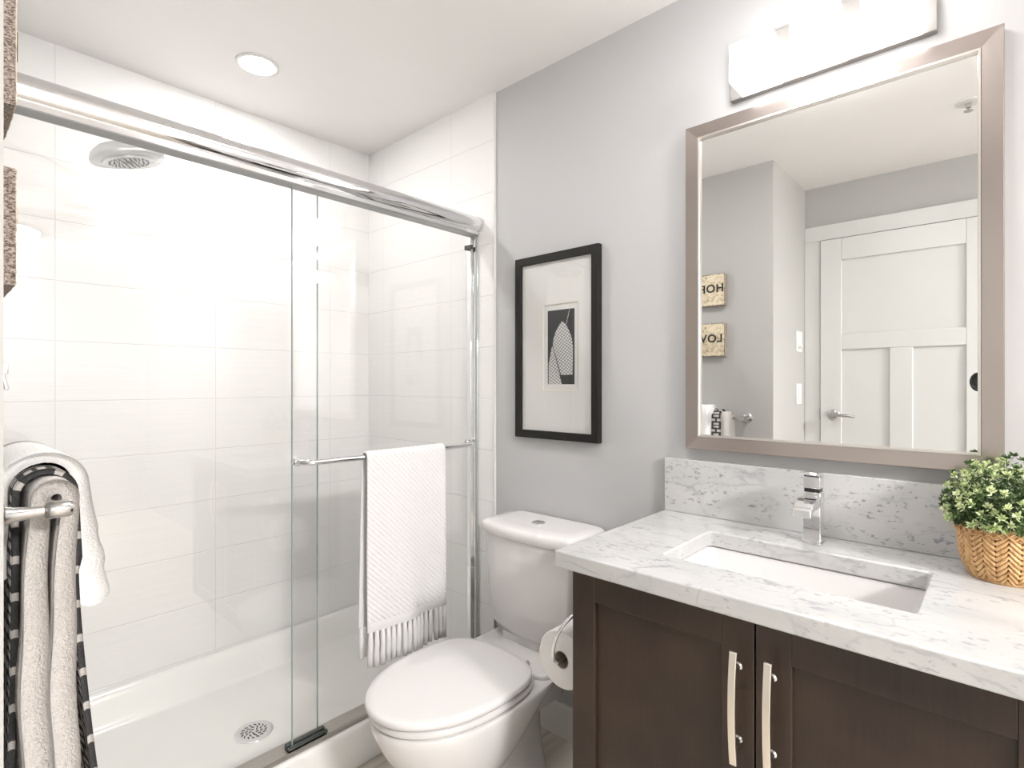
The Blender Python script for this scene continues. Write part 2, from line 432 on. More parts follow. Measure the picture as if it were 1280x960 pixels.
for ring, cnt in ((.012, 5), (.024, 10), (.037, 16)):
    for k in range(cnt):
        a = 2*PI*k/cnt+ring*30; c_ = Vector((-.75+ring*math.cos(a), 1.91+ring*math.sin(a), dz+.0058)); d = Vector((math.cos(a+.8), math.sin(a+.8), 0)); e = Vector((-d.y, d.x, 0))
        L, W = .0052, .0019
        sl.loft([[c_+d*L+e*W, c_-d*L+e*W, c_-d*L-e*W, c_+d*L-e*W], [c_+d*L+e*W+Vector((0,0,.0004)), c_-d*L+e*W+Vector((0,0,.0004)), c_-d*L-e*W+Vector((0,0,.0004)), c_+d*L-e*W+Vector((0,0,.0004))]])
build('drain_slots', sl, M['dark_rubber'], drain)

# ------------------------------------------------------------------ sliding shower doors
enc = thing('shower_door_frame', 'chrome rounded header, wall jamb and bottom track of the shower doors', 'shower frame', (-.73, 1.58, .1355))
prof = [(1.606, 1.832), (1.556, 1.832), (1.556, 1.846)]
for k in range(15):
    a = math.radians(232-142*k/14); prof.append((1.574+.036*math.cos(a), 1.873+.034*math.sin(a)))
prof += [(1.596, 1.900), (1.606, 1.890)]
HX0, HX1 = XL+.010, -.022
build('header_rail', MB().sweep(prof, 'x', HX0, HX1), M['chrome'], enc, smooth=True, auto=30)
ec = MB(); cen = (1.577, 1.872)
ec.loft([[(hx, cen[0]+(p[0]-cen[0])*s, cen[1]+(p[1]-cen[1])*s) for p in prof] for hx, s in ((HX1+.0002, 1.03), (HX1+.008, 1.03), (HX1+.0125, .9))])
build('end_cap', ec, M['chrome'], enc, smooth=True, auto=50)
build('underside_shade_strip', MB().box((HX0, 1.5575, 1.8300), (-.019, 1.6065, 1.8318)), M['underside_shade'], enc)  # added dark strip, paints the shaded bottom face of the header
build('bottom_track', MB().sweep([(1.5532, .1362), (1.612, .1362), (1.612, .150), (1.606, .152), (1.560, .146), (1.553, .142)], 'x', XL+.011, -.0095), M['track'], enc, smooth=True, auto=20)
jb = MB()
jb.box((-.030, 1.590, .15), (-.0095, 1.614, 1.832)); jb.box((-.018, 1.565, .15), (-.0095, 1.590, 1.832))
build('wall_jamb', jb, M['chrome'], enc, bevel=.002)
jb = MB(); jb.box((XL+.010, 1.565, .15), (XL+.032, 1.614, 1.832)); build('wall_jamb', jb, M['chrome'], enc, bevel=.002)
build('bumper', MB().box((-.046, 1.575, 1.775), (-.0305, 1.612, 1.793)), M['dark_rubber'], enc, bevel=.002)
build('bumper', MB().box((-.045, 1.578, .153), (-.0305, 1.614, .185)), M['dark_rubber'], enc, bevel=.002)
gm = MB(); gm.box((-.790, 1.562, .1532), (-.667, 1.5655, .1615)); gm.box((-.790, 1.577, .1532), (-.667, 1.591, .1605)); gm.box((-.790, 1.562, .150), (-.665, 1.591, .1533))
build('glass_guide', gm, M['guide'], enc, bevel=.001)

def pane(x0, x1, y0, y1, z0, z1, label, loc):
    t_ = thing('shower_glass_door', label, 'glass door', loc)
    g = MB().box((x0+.0015, y0, z0), (x1-.0015, y1, z1)); build('glass_pane', g, M['glass'], t_)
    for xa, xb, xc in ((x0, x0+.0015, x0), (x1-.0015, x1, x1)):
        build('polished_edge', MB().box((xa, y0, z0), (xb, y1, z1)), M['glass_edge'], t_)
    return t_
front = pane(-.777, -.0185, 1.567, 1.575, .155, 1.8270, 'front sliding clear glass shower door carrying the chrome towel rail', (-.40, 1.571, .155))
rear = pane(XL+.034, -.681, 1.594, 1.602, .155, 1.8270, 'rear sliding clear glass shower door on the shower head side', (-1.06, 1.598, .155))
BZ = 1.003
pts = [(-.765, 1.5665, BZ)]
for k in range(7):
    a = PI/2*k/6; pts.append((-.765+.035*(1-math.cos(a)), 1.5665-.046*math.sin(a), BZ))
for k in range(1, 20):
    f = k/20; pts.append((-.73+.63*f, 1.5205-.022*math.sin(PI*f), BZ))
for k in range(7):
    a = PI/2*(1-k/6); pts.append((-.065-.035*(1-math.cos(a)), 1.5665-.046*math.sin(a), BZ))
bar = build('towel_rail', MB().tube(pts, .0085, 16), M['chrome'], front, smooth=True, auto=50)
for x in (-.765, -.065):
    build('rail_cap', MB().lathe((x, 1.5668, BZ), (0, -1, 0), [(.013, 0), (.013, .008), (.010, .012)], 24), M['chrome'], bar, smooth=True, auto=40)
    build('rail_cap', MB().lathe((x, 1.5752, BZ), (0, 1, 0), [(.011, 0), (.011, .006), (.008, .009)], 24), M['chrome'], bar, smooth=True, auto=40)

# white waffle towel over the shower rail
def rail_y(x):
    f = (x+.73)/.63; return 1.5205-.022*math.sin(PI*max(0, min(1, f)))
TX0, TX1 = -.572, -.250
tow = thing('bath_towel', 'white diamond-weave towel with fringe draped over the shower door rail', 'towel', (-.41, 1.51, .33))
R = .0150
arc = PI*R
def tow_pt(u, s, off):
    # u 0..1 across, s: arclength; s<0 back leaf, 0..arc over the rail, >arc front leaf; off = outward offset
    x = TX0+(TX1-TX0)*u; cy = rail_y(x)
    if s < 0: y, z, n = cy+R, BZ+s, (0, 1, 0)
    elif s <= arc: a = s/R; y, z, n = cy+R*math.cos(a), BZ+R*math.sin(a), (0, math.cos(a), math.sin(a))
    else: y, z, n = cy-R, BZ-(s-arc), (0, -1, 0)
    d = max(0, (s-arc)/.66)
    if s > arc:
        y += -.010*d+.006*math.sin(u*9+1.2)*d+.004*math.sin(u*17+d*3)*d
        x += (.5-u)*.006*d - .004*d*math.sin(d*3)
    if s < 0:
        e = -s/.6; y += .004*e*math.sin(u*7)*.6; x -= .012*e
    return Vector((x+n[0]*off, y+n[1]*off, z+n[2]*off))
LB, LF = .545, .555
nu, ns = 128, 420
bmw = MB(); rows = []
for j in range(ns+1):
    s = -LB+(LB+arc+LF)*j/ns; row = []
    for i in range(nu+1):
        u = i/nu; X = u*(TX1-TX0)*1.0; p = 2*PI/.0150
        a_ = (X*.85-s*.85); b_ = (X*.85+s*.85)
        hgt = .0042*max(0, .5+.5*math.sin(p*a_))**.8*(.35+.65*max(0, .5+.5*math.sin(p*b_)))
        edge = min(u, 1-u)*(TX1-TX0)
        if edge < .004: hgt *= edge/.004
        if s > arc+LF-.030: hgt = .0008
        row.append(tow_pt(u, s, .0018+hgt))
    rows.append(row)
inner = [[tow_pt(i/nu, -LB+(LB+arc+LF)*j/ns, -.0012) for i in range(nu, -1, -1)] for j in range(ns+1)]
bmw.loft([r+q for r, q in zip(rows, inner)])
build('towel_cloth', bmw, M['waffle'], tow, smooth=True)
fm = MB(); nf = 16
for k in range(nf):
    u = (k+.5)/nf; p0 = tow_pt(u, arc+LF-.002, .0015); L = .112+random.uniform(-.004, .004); q = random.uniform(-.003, .003)
    fm.tube([p0, p0+Vector((q*.4, -.001, -L*.35)), p0+Vector((q, .001, -L*.7)), p0+Vector((q*1.2, 0, -L))], [.006, .0088, .0092, .0078], 10)
    if k % 1 == 0:
        p0 = tow_pt(u, -LB+.002, .001)
        fm.tube([p0, p0+Vector((0, 0, -.045)), p0+Vector((q, 0, -.10))], [.005, .0078, .0068], 8)
build('fringe', fm, M['waffle'], tow, smooth=True)
hb = MB(); hb.loft([[tow_pt(i/24, arc+LF-.030+dz_, .0034 if 0 < dz_ < .03 else .002) for i in range(25)]+[tow_pt(i/24, arc+LF-.030+dz_, .0005) for i in range(24, -1, -1)] for dz_ in (0, .003, .027, .03)])
build('hem_band', hb, M['waffle'], tow, smooth=True)

# shower head, arm, valve
SH = Vector((-1.105, 1.95, 1.925))
sh = thing('wall_shower', 'wide rounded silver shower head on an arm from the left shower wall', 'shower head', (XL+.009, 1.95, 1.97))
tilt = Matrix.Rotation(math.radians(-14), 3, 'Y')
def sq(n_, r, e=3.0):
    out = []
    for k in range(n_):
        a = 2*PI*k/n_; c_, s_ = math.cos(a), math.sin(a)
        q = (abs(c_)**e+abs(s_)**e)**(-1/e); out.append((r*q*c_, r*q*s_))
    return out
hd = MB(); rings = []
for r, z in ((.060, -.019), (.088, -.0185), (.0925, -.014), (.093, -.006), (.088, .006), (.075, .017), (.050, .025), (.030, .030), (.024, .042), (.016, .048)):
    rings.append([SH+tilt@Vector((x, y, z)) for x, y in sq(48, r, 2.8 if r > .04 else 2)])
hd.loft(rings)
head = build('head', hd, M['silver_head'], sh, smooth=True, auto=50)
hd = MB(); hd.loft([[SH+tilt@Vector((x, y, z)) for x, y in sq(48, r, 2)] for r, z in ((.070, -.0192), (.068, -.0235), (.060, -.0245), (.052, -.0225))])
face = build('spray_face', hd, M['silver_head'], head, smooth=True, auto=50)
nz = MB()
for ring, cnt in ((.014, 6), (.026, 12), (.038, 18), (.050, 24)):
    for k in range(cnt):
        a = 2*PI*k/cnt; p = SH+tilt@Vector((ring*math.cos(a), ring*math.sin(a), -.0232)); d = tilt@Vector((0, 0, -1))
        nz.lathe(p, d, [(.0022, 0), (.0018, .003)], 6)
nz.lathe(SH+tilt@Vector((0, 0, -.0225)), tilt@Vector((0, 0, -1)), [(.009, 0), (.007, .003)], 12)
build('nozzles', nz, M['nozzle'], face)
ar = MB(); top = SH+tilt@Vector((0, 0, .046))
ar.tube([(XL+.009, 1.95, 2.035), (XL+.06, 1.95, 2.038), (XL+.15, 1.95, 2.03), (XL+.24, 1.95, 2.01), tuple(top+Vector((-.02, 0, .015))), tuple(top)], .011, 16)
build('shower_arm', ar, M['chrome'], sh, smooth=True, auto=50)
build('wall_flange', MB().lathe((XL+.009, 1.95, 2.035), (1, 0, 0), [(.030, 0), (.030, .004), (.014, .014)], 32), M['chrome'], sh, smooth=True, auto=40)
va = thing('shower_valve', 'chrome shower valve with lever on the left shower wall', 'shower valve', (XL+.009, 1.95, 1.276))
build('wall_plate', MB().lathe((XL+.009, 1.95, 1.276), (1, 0, 0), [(.078, 0), (.078, .004), (.070, .010), (.03, .012), (.028, .05), (.024, .052)], 40), M['chrome'], va, smooth=True, auto=40)
build('lever', MB().box((XL+.061, 1.938, 1.262), (XL+.088, 1.962, 1.292)).tube([(XL+.075, 1.95, 1.27), (XL+.085, 1.95, 1.22)], .006), M['chrome'], va, bevel=.003)

# ------------------------------------------------------------------ toilet
TY = 1.17
toi = thing('toilet', 'white two-piece toilet with closed lid beside the vanity', 'toilet', (-.35, TY, 0))
def egg(xr, xf, xm, hw, n=64, er=2.8, ef=2.05):
    pts = []
    for k in range(n):
        a = 2*PI*k/n; c_, s_ = math.cos(a), math.sin(a)
        if c_ >= 0: e = er; L = xr-xm
        else: e = ef; L = xm-xf
        px = xm+math.copysign(abs(c_)**(2/e), c_)*L; py = math.copysign(abs(s_)**(2/e), s_)*hw
        pts.append((px, TY+py))
    return pts
def ring(p, z): return [(x, y, z) for x, y in p]
bw = MB()
bw.loft([ring(egg(-.14, -.50, -.33, .112), .001), ring(egg(-.14, -.497, -.33, .110), .03), ring(egg(-.15, -.475, -.33, .098), .09), ring(egg(-.15, -.480, -.34, .092), .15),
         ring(egg(-.15, -.49, -.35, .092), .21), ring(egg(-.15, -.50, -.36, .098), .27), ring(egg(-.16, -.50, -.36, .11), .33), ring(egg(-.17, -.48, -.36, .11), .352)])
bw.loft([ring(egg(-.44, -.54, -.49, .05), .085), ring(egg(-.36, -.575, -.47, .098), .12), ring(egg(-.33, -.625, -.465, .130), .165), ring(egg(-.29, -.672, -.46, .153), .21), ring(egg(-.24, -.708, -.455, .170), .26),
         ring(egg(-.20, -.730, -.455, .181, er=3.2), .305), ring(egg(-.17, -.741, -.455, .186, er=4), .335), ring(egg(-.17, -.742, -.455, .1865, er=4.3), .348), ring(egg(-.17, -.740, -.455, .185, er=4.5), .353), ring(egg(-.175, -.728, -.455, .176, er=4.5), .3565)])
bowl = build('bowl', bw, M['porcelain'], toi, smooth=True, auto=60)
dk = MB()
dk.loft([[(x, y, z) for x, y in rrect(-.155, TY, .135*s1, .172*s2, .045)] for z, s1, s2 in ((.20, .8, .45), (.27, .84, .48), (.31, .88, .58), (.332, .94, .80), (.347, 1, .99), (.364, 1, 1.0), (.370, .985, .97), (.372, .95, .94))])
build('rear_deck', dk, M['porcelain'], toi, smooth=True, auto=60)
def dome_lid(z0, th, hw, xf, xr, dome):
    m_ = MB(); rr = []
    def sc(s, z, inset=0): return ring([(-.50+(x+.50)*s, TY+(y-TY)*s) for x, y in egg(xr, xf, -.475, hw, 96, 3.1, 2.12)], z)
    rr = [sc(.985, z0), sc(1.0, z0+.004), sc(1.0, z0+th-.008), sc(.992, z0+th-.003), sc(.975, z0+th)]
    for s in (.9, .75, .55, .3, .08): rr.append(sc(s, z0+th+dome*(1-s*s)))
    m_.loft(rr); return m_
build('seat', dome_lid(.3620, .0185, .186, -.745, -.27, 0), M['seat_plastic'], toi, smooth=True, auto=60)
build('lid', dome_lid(.3872, .0185, .190, -.755, -.285, .006), M['seat_plastic'], toi, smooth=True, auto=60)
for s in (-1, 1):
    build('hinge', MB().cyl((-.276, TY+s*.075-.018, .386), (-.276, TY+s*.075+.018, .386), .009), M['seat_plastic'], toi, smooth=True, auto=40)
    build('hinge_cap', MB().lathe((-.262, TY+s*.075, .3722), (0, 0, 1), [(.013, 0), (.012, .004), (.007, .006)], 20), M['satin'], toi, smooth=True, auto=40)
def tank_sec(hw, xf, xb, bow, r=.05):
    pts = []; n = 24
    # front edge bowed, from +y to -y, with rounded corners
    for k in range(n+1):
        f = -1+2*k/n; y = hw*math.sin(f*PI/2); x = xf+bow*(abs(math.sin(f*PI/2))**2.2); c_ = abs(math.sin(f*PI/2))
        x += .06*max(0, (c_-.93)/.07)**2
        pts.append((x, TY+y))
    pts += [(xb-.01, TY+hw), (xb, TY+hw-.01), (xb, TY-hw+.01), (xb-.01, TY-hw)]
    return pts
tk = MB()
tk.loft([ring(tank_sec(hw, xf, -.015, .035), z) for z, hw, xf in ((.392, .150, -.165), (.397, .165, -.185), (.42, .174, -.196), (.50, .184, -.203), (.60, .192, -.208), (.715, .198, -.211), (.722, .198, -.211))])
tank = build('tank', tk, M['porcelain'], toi, smooth=True, auto=60)
build('tank_base', MB().loft([[(x, y, z) for x, y in rrect(-.105, TY, .075, .12, .03)] for z in (.370, .396)]), M['porcelain'], tank, smooth=True, auto=60)
tl = MB()
tl.loft([ring(tank_sec(hw, xf, -.010, .035), z) for z, hw, xf in ((.7225, .203, -.217), (.727, .208, -.222), (.748, .209, -.223), (.758, .205, -.219), (.763, .195, -.208), (.765, .16, -.17))])
tld = build('tank_lid', tl, M['porcelain'], toi, smooth=True, auto=60)
fb = MB(); c_ = (-.11, TY)
fb.lathe((c_[0], c_[1], .7645), (0, 0, 1), [(.024, 0), (.024, .003), (.021, .0045)], 32)
bt = build('flush_button', fb, M['chrome'], tld, smooth=True, auto=40)
fb = MB()
for s in (-1, 1): fb.box((c_[0]-.013, c_[1]+s*.009-.006, .7688), (c_[0]+.013, c_[1]+s*.009+.006, .7705))
build('button_half', fb, M['satin'], bt, bevel=.0015)
for s in (-1, 1):
    build('bolt_cap', MB().lathe((-.30, TY+s*.108, .012), (0, s, .3), [(.013, 0), (.012, .010), (.006, .014)], 16), M['porcelain'], toi, smooth=True)

# ------------------------------------------------------------------ vanity
CX = -.527; CY0, CY1 = -.070, .725; CZ = .8215
van = thing('vanity_cabinet', 'dark brown two-door vanity cabinet under the marble counter', 'vanity', (-.26, .33, 0))
vb = MB(); vb.box((CX+.020, CY0+.001, .09), (-.001, CY0+.019, CZ)); vb.box((CX+.020, CY1-.019, .09), (-.001, CY1-.001, CZ))
vb.box((CX+.020, CY0+.019, .09), (-.001, CY1-.019, .11)); vb.box((CX+.020, CY0+.019, .76), (CX+.038, CY1-.019, CZ)); vb.box((-.012, CY0+.019, .11), (-.001, CY1-.019, CZ))
vb.box((CX+.08, CY0+.01, 0), (-.001, CY1-.01, .09))
build('body', vb, M['wood'], van, bevel=.001)
for (a, b, hy) in ((CY1-.001, .3295, .357), (.3265, CY0+.001, .299)):
    y0, y1 = min(a, b), max(a, b); z0, z1 = .105, .8195; st = .058; d_ = MB(); xf = CX
    d_.box((xf+.010, y0+.004, z0+.004), (xf+.0195, y1-.004, z1-.004))
    d_.box((xf, y0, z0), (xf+.012, y0+st, z1)); d_.box((xf, y1-st, z0), (xf+.012, y1, z1))
    d_.box((xf, y0+st, z0), (xf+.012, y1-st, z0+st)); d_.box((xf, y0+st, z1-.062), (xf+.012, y1-st, z1))
    dr_ = build('door', d_, M['wood'], van, bevel=.0012)
    hm = MB(); zc = .662; L = .100; rr = []
    for k in range(17):
        f = -1+2*k/16; x = xf-.024-.009*(1-f*f); z = zc+L*f
        rr.append([(x-.0025, hy-.0062, z), (x-.0025, hy+.0062, z), (x+.0025, hy+.0062, z), (x+.0025, hy-.0062, z)])
    hm.loft(rr)
    hn = build('handle', hm, M['handle'], dr_, bevel=.0008)
    for s in (-1, 1):
        build('handle_post', MB().lathe((xf-.0002, hy, zc+s*.066), (-1, 0, 0), [(.0075, 0), (.0045, .003), (.0045, .0255)], 16), M['satin'], hn, smooth=True, auto=40)

# counter with sink cut-out
CTX, CT0, CT1, CTZ = -.552, -.100, .757, .860
SX0, SX1, SY0, SY1 = -.420, -.160, .110, .560
cm = MB(); zt, zb = CTZ, CZ+.0005
outer = [(-.001, CT0), (CTX, CT0), (CTX, CT1), (-.001, CT1)]
inn = rrect((SX0+SX1)/2, (SY0+SY1)/2, (SX1-SX0)/2, (SY1-SY0)/2, .012, 5)
# order: connect via grid of quads/ngons
def ringv(pts, z): return [cm.bm.verts.new((x, y, z)) for x, y in pts]
nI = len(inn); 
to, bo, ti, bi = ringv(outer, zt), ringv(outer, zb), ringv(inn, zt), ringv(inn, zb)
# inn starts at corner (+x,+y): quadrants of 6 pts each: (+,+),(-,+),(-,-),(+,-)
oc = {(1, 1): 3, (-1, 1): 2, (-1, -1): 1, (1, -1): 0}; order = [(1, 1), (-1, 1), (-1, -1), (1, -1)]
for O, I in ((to, ti), (bo, bi)):
    for q in range(4):
        A = O[oc[order[q]]]; B = O[oc[order[(q+1) % 4]]]
        for k in range(5): cm.face([A, I[q*6+k], I[q*6+k+1]])
        cm.face([A, I[q*6+5], I[((q+1) % 4)*6], B])
for i in range(4): cm.face([to[i], to[(i+1) % 4], bo[(i+1) % 4], bo[i]])
for i in range(nI): cm.face([ti[i], ti[(i+1) % nI], bi[(i+1) % nI], bi[i]])
ctr = build('countertop', cm, M['marble'], bevel=.004, seg=3)
tag(ctr, 'white marble countertop with grey veins and a rectangular sink cutout', 'countertop')
bsp = build('backsplash', MB().box((-.021, CT0, CTZ+.0003), (-.001, CT1-.002, 1.0165)), M['marble_speck'], bevel=.0015)
tag(bsp, 'low speckled marble backsplash on the wall behind the faucet', 'backsplash')
# sink
sk = MB(); cx, cy = (SX0+SX1)/2, (SY0+SY1)/2; hx, hy_ = (SX1-SX0)/2, (SY1-SY0)/2
def sr(g, z, r): return [(x, y, z) for x, y in rrect(cx, cy, hx+g, hy_+g, r, 6)]
sk.loft([sr(.022, .8200, .03), sr(.004, .8200, .02), sr(.002, .812, .02), sr(-.004, .775, .03), sr(-.020, .735, .045), sr(-.050, .718, .05), sr(-.11, .712, .015)], cap0=False)
sk.loft([sr(.022, .8200, .03), sr(.016, .79, .03), sr(.004, .74, .04), sr(-.03, .705, .05), sr(-.10, .700, .015)], cap0=False)
# basin hangs under the counter, inside the cabinet
sink = thing('sink', 'white rectangular undermount sink in the marble counter', 'sink', (cx, cy, .70))
build('basin', sk, M['porcelain'], sink, smooth=True, auto=60)
build('drain', MB().lathe((cx, cy, .7125), (0, 0, 1), [(.022, 0), (.022, .002), (.018, .003), (0, .003)], 32), M['chrome'], sink, smooth=True, auto=40)

# faucet
FX, FY = -.093, .338
fa = thing('faucet', 'square chrome single-lever faucet behind the sink', 'faucet', (FX, FY, CTZ))
z0 = CTZ+.0003
f_ = MB(); f_.box((FX-.019, FY-.019, z0+.003), (FX+.019, FY+.019, z0+.122)); build('column', f_, M['chrome'], fa, bevel=.002)
build('base_plate', MB().box((FX-.022, FY-.022, z0), (FX+.022, FY+.022, z0+.004)), M['chrome'], fa, bevel=.001)
f_ = MB(); sp_ = [(FX-.017, z0+.108)]
prof2 = [(FX-.0192, z0+.112), (FX-.06, z0+.111), (FX-.085, z0+.105), (FX-.100, z0+.092), (FX-.104, z0+.078), (FX-.098, z0+.078), (FX-.090, z0+.086), (FX-.07, z0+.090), (FX-.0192, z0+.088)]
f_.sweep(prof2, 'y', FY-.019, FY+.019); build('spout', f_, M['chrome'], fa, bevel=.0015)
f_ = MB(); f_.box((FX-.016, FY-.016, z0+.1222), (FX+.016, FY+.016, z0+.130)); build('collar', f_, M['black'], fa)
f_ = MB(); f_.box((FX-.018, FY-.018, z0+.1302), (FX+.018, FY+.018, z0+.158)); 
f_.sweep([(FX+.018, z0+.1582), (FX+.018, z0+.166), (FX-.048, z0+.172), (FX-.048, z0+.167), (FX-.018, z0+.1582)], 'y', FY-.018, FY+.018)
build('lever', f_, M['chrome'], fa, bevel=.0015)

# toilet paper roll and holder
RX0, RX1, RY, RZ, RR = -.468, -.366, .801, .563, .070
hm = thing('toilet_paper_holder', 'curved chrome toilet paper holder on the side of the vanity', 'paper holder', (-.40, CY1, .60))
tp = MB(); pp = []
P = [(-.440, CY1+.001, .700), (-.455, CY1+.010, .703), (-.488, .744, .698), (-.508, .762, .675), (-.513, .781, .640), (-.509, .793, .603), (-.499, .799, .577), (-.482, .801, .5640), (-.455, .801, .5630), (-.40, .801, .563), (-.375, .801, .563)]
def smooth_path(P, n=6):
    P = [Vector(p) for p in P]; out = []
    for i in range(len(P)-1):
        a, b, c, d = P[max(i-1, 0)], P[i], P[i+1], P[min(i+2, len(P)-1)]
        for k in range(n):
            t_ = k/n; out.append(.5*((2*b)+(c-a)*t_+(2*a-5*b+4*c-d)*t_**2+(3*b-a-3*c+d)*t_**3))
    out.append(P[-1]); return out
build('arm', MB().tube(smooth_path(P), (.0044), 12), M['chrome'], hm, smooth=True, auto=60)
build('wall_plate', MB().lathe((-.440, CY1+.0003, .700), (0, 1, 0), [(.024, 0), (.024, .005), (.018, .009)], 32), M['chrome'], hm, smooth=True, auto=40)
rl = thing('toilet_paper_roll', 'white toilet paper roll on the chrome holder beside the vanity', 'toilet paper', (RX0, RY, RZ-RR))
def annulus(r0, r1, xa, xb, n=56):
    m_ = MB(); c_ = [(RY, RZ)]
    def rg(r, x): return [(x, RY+r*math.cos(2*PI*k/n), RZ+r*math.sin(2*PI*k/n)) for k in range(n)]
    m_.loft([rg(r0, xa), rg(r1-.002, xa), rg(r1, xa+.002), rg(r1, xb-.002), rg(r1-.002, xb), rg(r0, xb), rg(r0, xa)], False, False)
    bmesh.ops.remove_doubles(m_.bm, verts=m_.bm.verts[:], dist=1e-6); return m_
build('paper', annulus(.0212, RR, RX0, RX1), M['paper'], rl, smooth=True, auto=40)
build('cardboard_core', annulus(.0195, .0211, RX0+.0008, RX1-.0008), M['card'], rl, smooth=True, auto=40)

# ------------------------------------------------------------------ wall mirror
MY0, MY1, MZ0, MZ1 = .003, .686, CAMZ-.1865, CAMZ+.738
FW, FXF = .042, -.030
mir = thing('wall_mirror', 'large rectangular mirror in a brushed metal frame over the sink', 'mirror', (-.015, (MY0+MY1)/2, MZ0))
fmm = MB(); corners = lambda i, x: [(x, MY0+i, MZ0+i), (x, MY1-i, MZ0+i), (x, MY1-i, MZ1-i), (x, MY0+i, MZ1-i)]
fmm.loft([corners(0, -.001), corners(0, FXF+.003), corners(.002, FXF), corners(FW-.006, FXF+.002), corners(FW-.005, FXF+.004), corners(FW-.005, -.001)], False, False)
build('frame', fmm, M['brushed'], mir)
fmm = MB().loft([corners(FW-.0052, -.012), corners(FW-.0052, FXF-.001), corners(FW-.001, FXF-.001), corners(FW, FXF+.003), corners(FW, -.012)], False, False)
build('inner_lip', fmm, M['frame_lip'], mir)
build('mirror_glass', MB().box((-.020, MY0+FW-.004, MZ0+FW-.004), (-.001, MY1-FW+.004, MZ1-FW+.004)), M['mirror'], mir)

# ------------------------------------------------------------------ vanity light
LZ = CAMZ+.772
lt = thing('vanity_light', 'wall light with three glowing white glass cubes above the mirror', 'wall light', (-.01, .335, LZ))
build('back_plate', MB().box((-.020, .112, LZ+.004), (-.001, .562, LZ+.150)), M['plate'], lt, bevel=.002)
for yc in (.1865, .3305, .474):
    c_ = build('glass_cube', MB().box((-.124, yc-.052, LZ), (-.026, yc+.052, LZ+.097)), M['cube_glow'], lt, bevel=.004, seg=3)
    build('socket', MB().cyl((-.0262, yc, LZ+.05), (-.0198, yc, LZ+.05), .03), M['chrome'], lt, smooth=True, auto=40)

def downlight(x, y, label, glow):
    d_ = thing('recessed_ceiling_light', label, 'ceiling light', (x, y, CEIL))
    build('trim_ring', MB().lathe((x, y, CEIL-.0003), (0, 0, -1), [(.073, 0), (.073, .003), (.068, .006), (.054, .004), (.052, .001)], 48, True, True), M['white_paint'], d_, smooth=True, auto=40)
    build('lens', MB().lathe((x, y, CEIL-.0045), (0, 0, -1), [(.052, 0), (.050, .003), (.03, .0045), (0, .005)], 48), glow, d_, smooth=True, auto=40)
downlight(-.71, 1.978, 'round recessed ceiling light over the shower', M['down_glow'])
def flush(x, y, rad, glow, label):  # added ceiling lamps for fill light, outside the view and the mirror
    fl_ = thing('added_fill_light', label, 'ceiling light', (x, y, CEIL)); q = rad/.168
    build('base_ring', MB().lathe((x, y, CEIL-.0003), (0, 0, -1), [(rad, 0), (rad, .018), (rad*.96, .020)], 64), M['satin'], fl_, smooth=True, auto=40)
    build('opal_shade', MB().lathe((x, y, CEIL-.0205), (0, 0, -1), [(.158*q, 0), (.155*q, .012), (.14*q, .028), (.11*q, .040), (.06*q, .048), (0, .050)], 64), glow, fl_, smooth=True, auto=60)
flush(-.71, .45, .168, M['room_fill_glow'], 'added round opal fill light, unseen, on the ceiling in front of the vanity')
flush(-1.20, -2.20, .30, M['entry_fill_glow'], 'added large round opal fill light, unseen, on the ceiling behind the viewer')
# sprinkler
spk = thing('sprinkler_head', 'small white ceiling sprinkler seen in the mirror', 'sprinkler', (-1.385, .114, CEIL))
build('escutcheon', MB().lathe((-1.385, .114, CEIL-.0003), (0, 0, -1), [(.044, 0), (.043, .004), (.022, .008), (.014, .006)], 32), M['white_paint'], spk, smooth=True, auto=40)
build('nozzle', MB().lathe((-1.385, .114, CEIL-.0065), (0, 0, -1), [(.010, 0), (.009, .018), (.004, .020), (.004, .028), (.016, .029), (.016, .031)], 20), M['satin'], spk, smooth=True, auto=40)

# ------------------------------------------------------------------ framed picture
PY0, PY1, PZ0, PZ1 = .988, 1.356, 1.040, 1.699
pic = thing('framed_picture', 'black framed black-and-white tower print above the toilet', 'picture', (-.012, (PY0+PY1)/2, PZ0))
c2 = lambda i, x: [(x, PY0+i, PZ0+i), (x, PY1-i, PZ0+i), (x, PY1-i, PZ1-i), (x, PY0+i, PZ1-i)]
build('frame', MB().loft([c2(0, -.002), c2(0, -.023), c2(.001, -.024), c2(.027, -.024), c2(.028, -.023), c2(.028, -.008), c2(.028, -.002)], False, False), M['black_frame'], pic)
c3 = lambda a, b, c, d, x: [(x, a, c), (x, b, c), (x, b, d), (x, a, d)]
OY, OZ = 1.1525, 1.366
mt_ = MB().loft([c3(PY0+.0275, PY1-.0275, PZ0+.0275, PZ1-.0275, -.004), c3(PY0+.0275, PY1-.0275, PZ0+.0275, PZ1-.0275, -.012), c3(OY-.077, OY+.077, OZ-.152, OZ+.152, -.012)], False, False)
build('mat_board', mt_, M['mat_board'], pic)
build('mat_bevel', MB().loft([c3(OY-.077, OY+.077, OZ-.152, OZ+.152, -.0122), c3(OY-.0745, OY+.0745, OZ-.1495, OZ+.1495, -.0095)], False, False), M['mat_edge'], pic)
build('inner_mat', MB().loft([c3(OY-.08, OY+.08, OZ-.155, OZ+.155, -.006), c3(OY-.08, OY+.08, OZ-.155, OZ+.155, -.0085), c3(OY-.059, OY+.059, OZ-.131, OZ+.131, -.0085)], False, False), M['mat_board'], pic)
ph = build('print', MB().box((-.0075, OY-.061, OZ-.133), (-.0055, OY+.061, OZ+.133)), M['photo_dark'], pic)
def flat(name, pts, x, mat, parent):
    build(name, MB().loft([[(x, OY-p[0], OZ+p[1]) for p in pts], [(x-.0004, OY-p[0], OZ+p[1]) for p in pts]]), mat, parent)
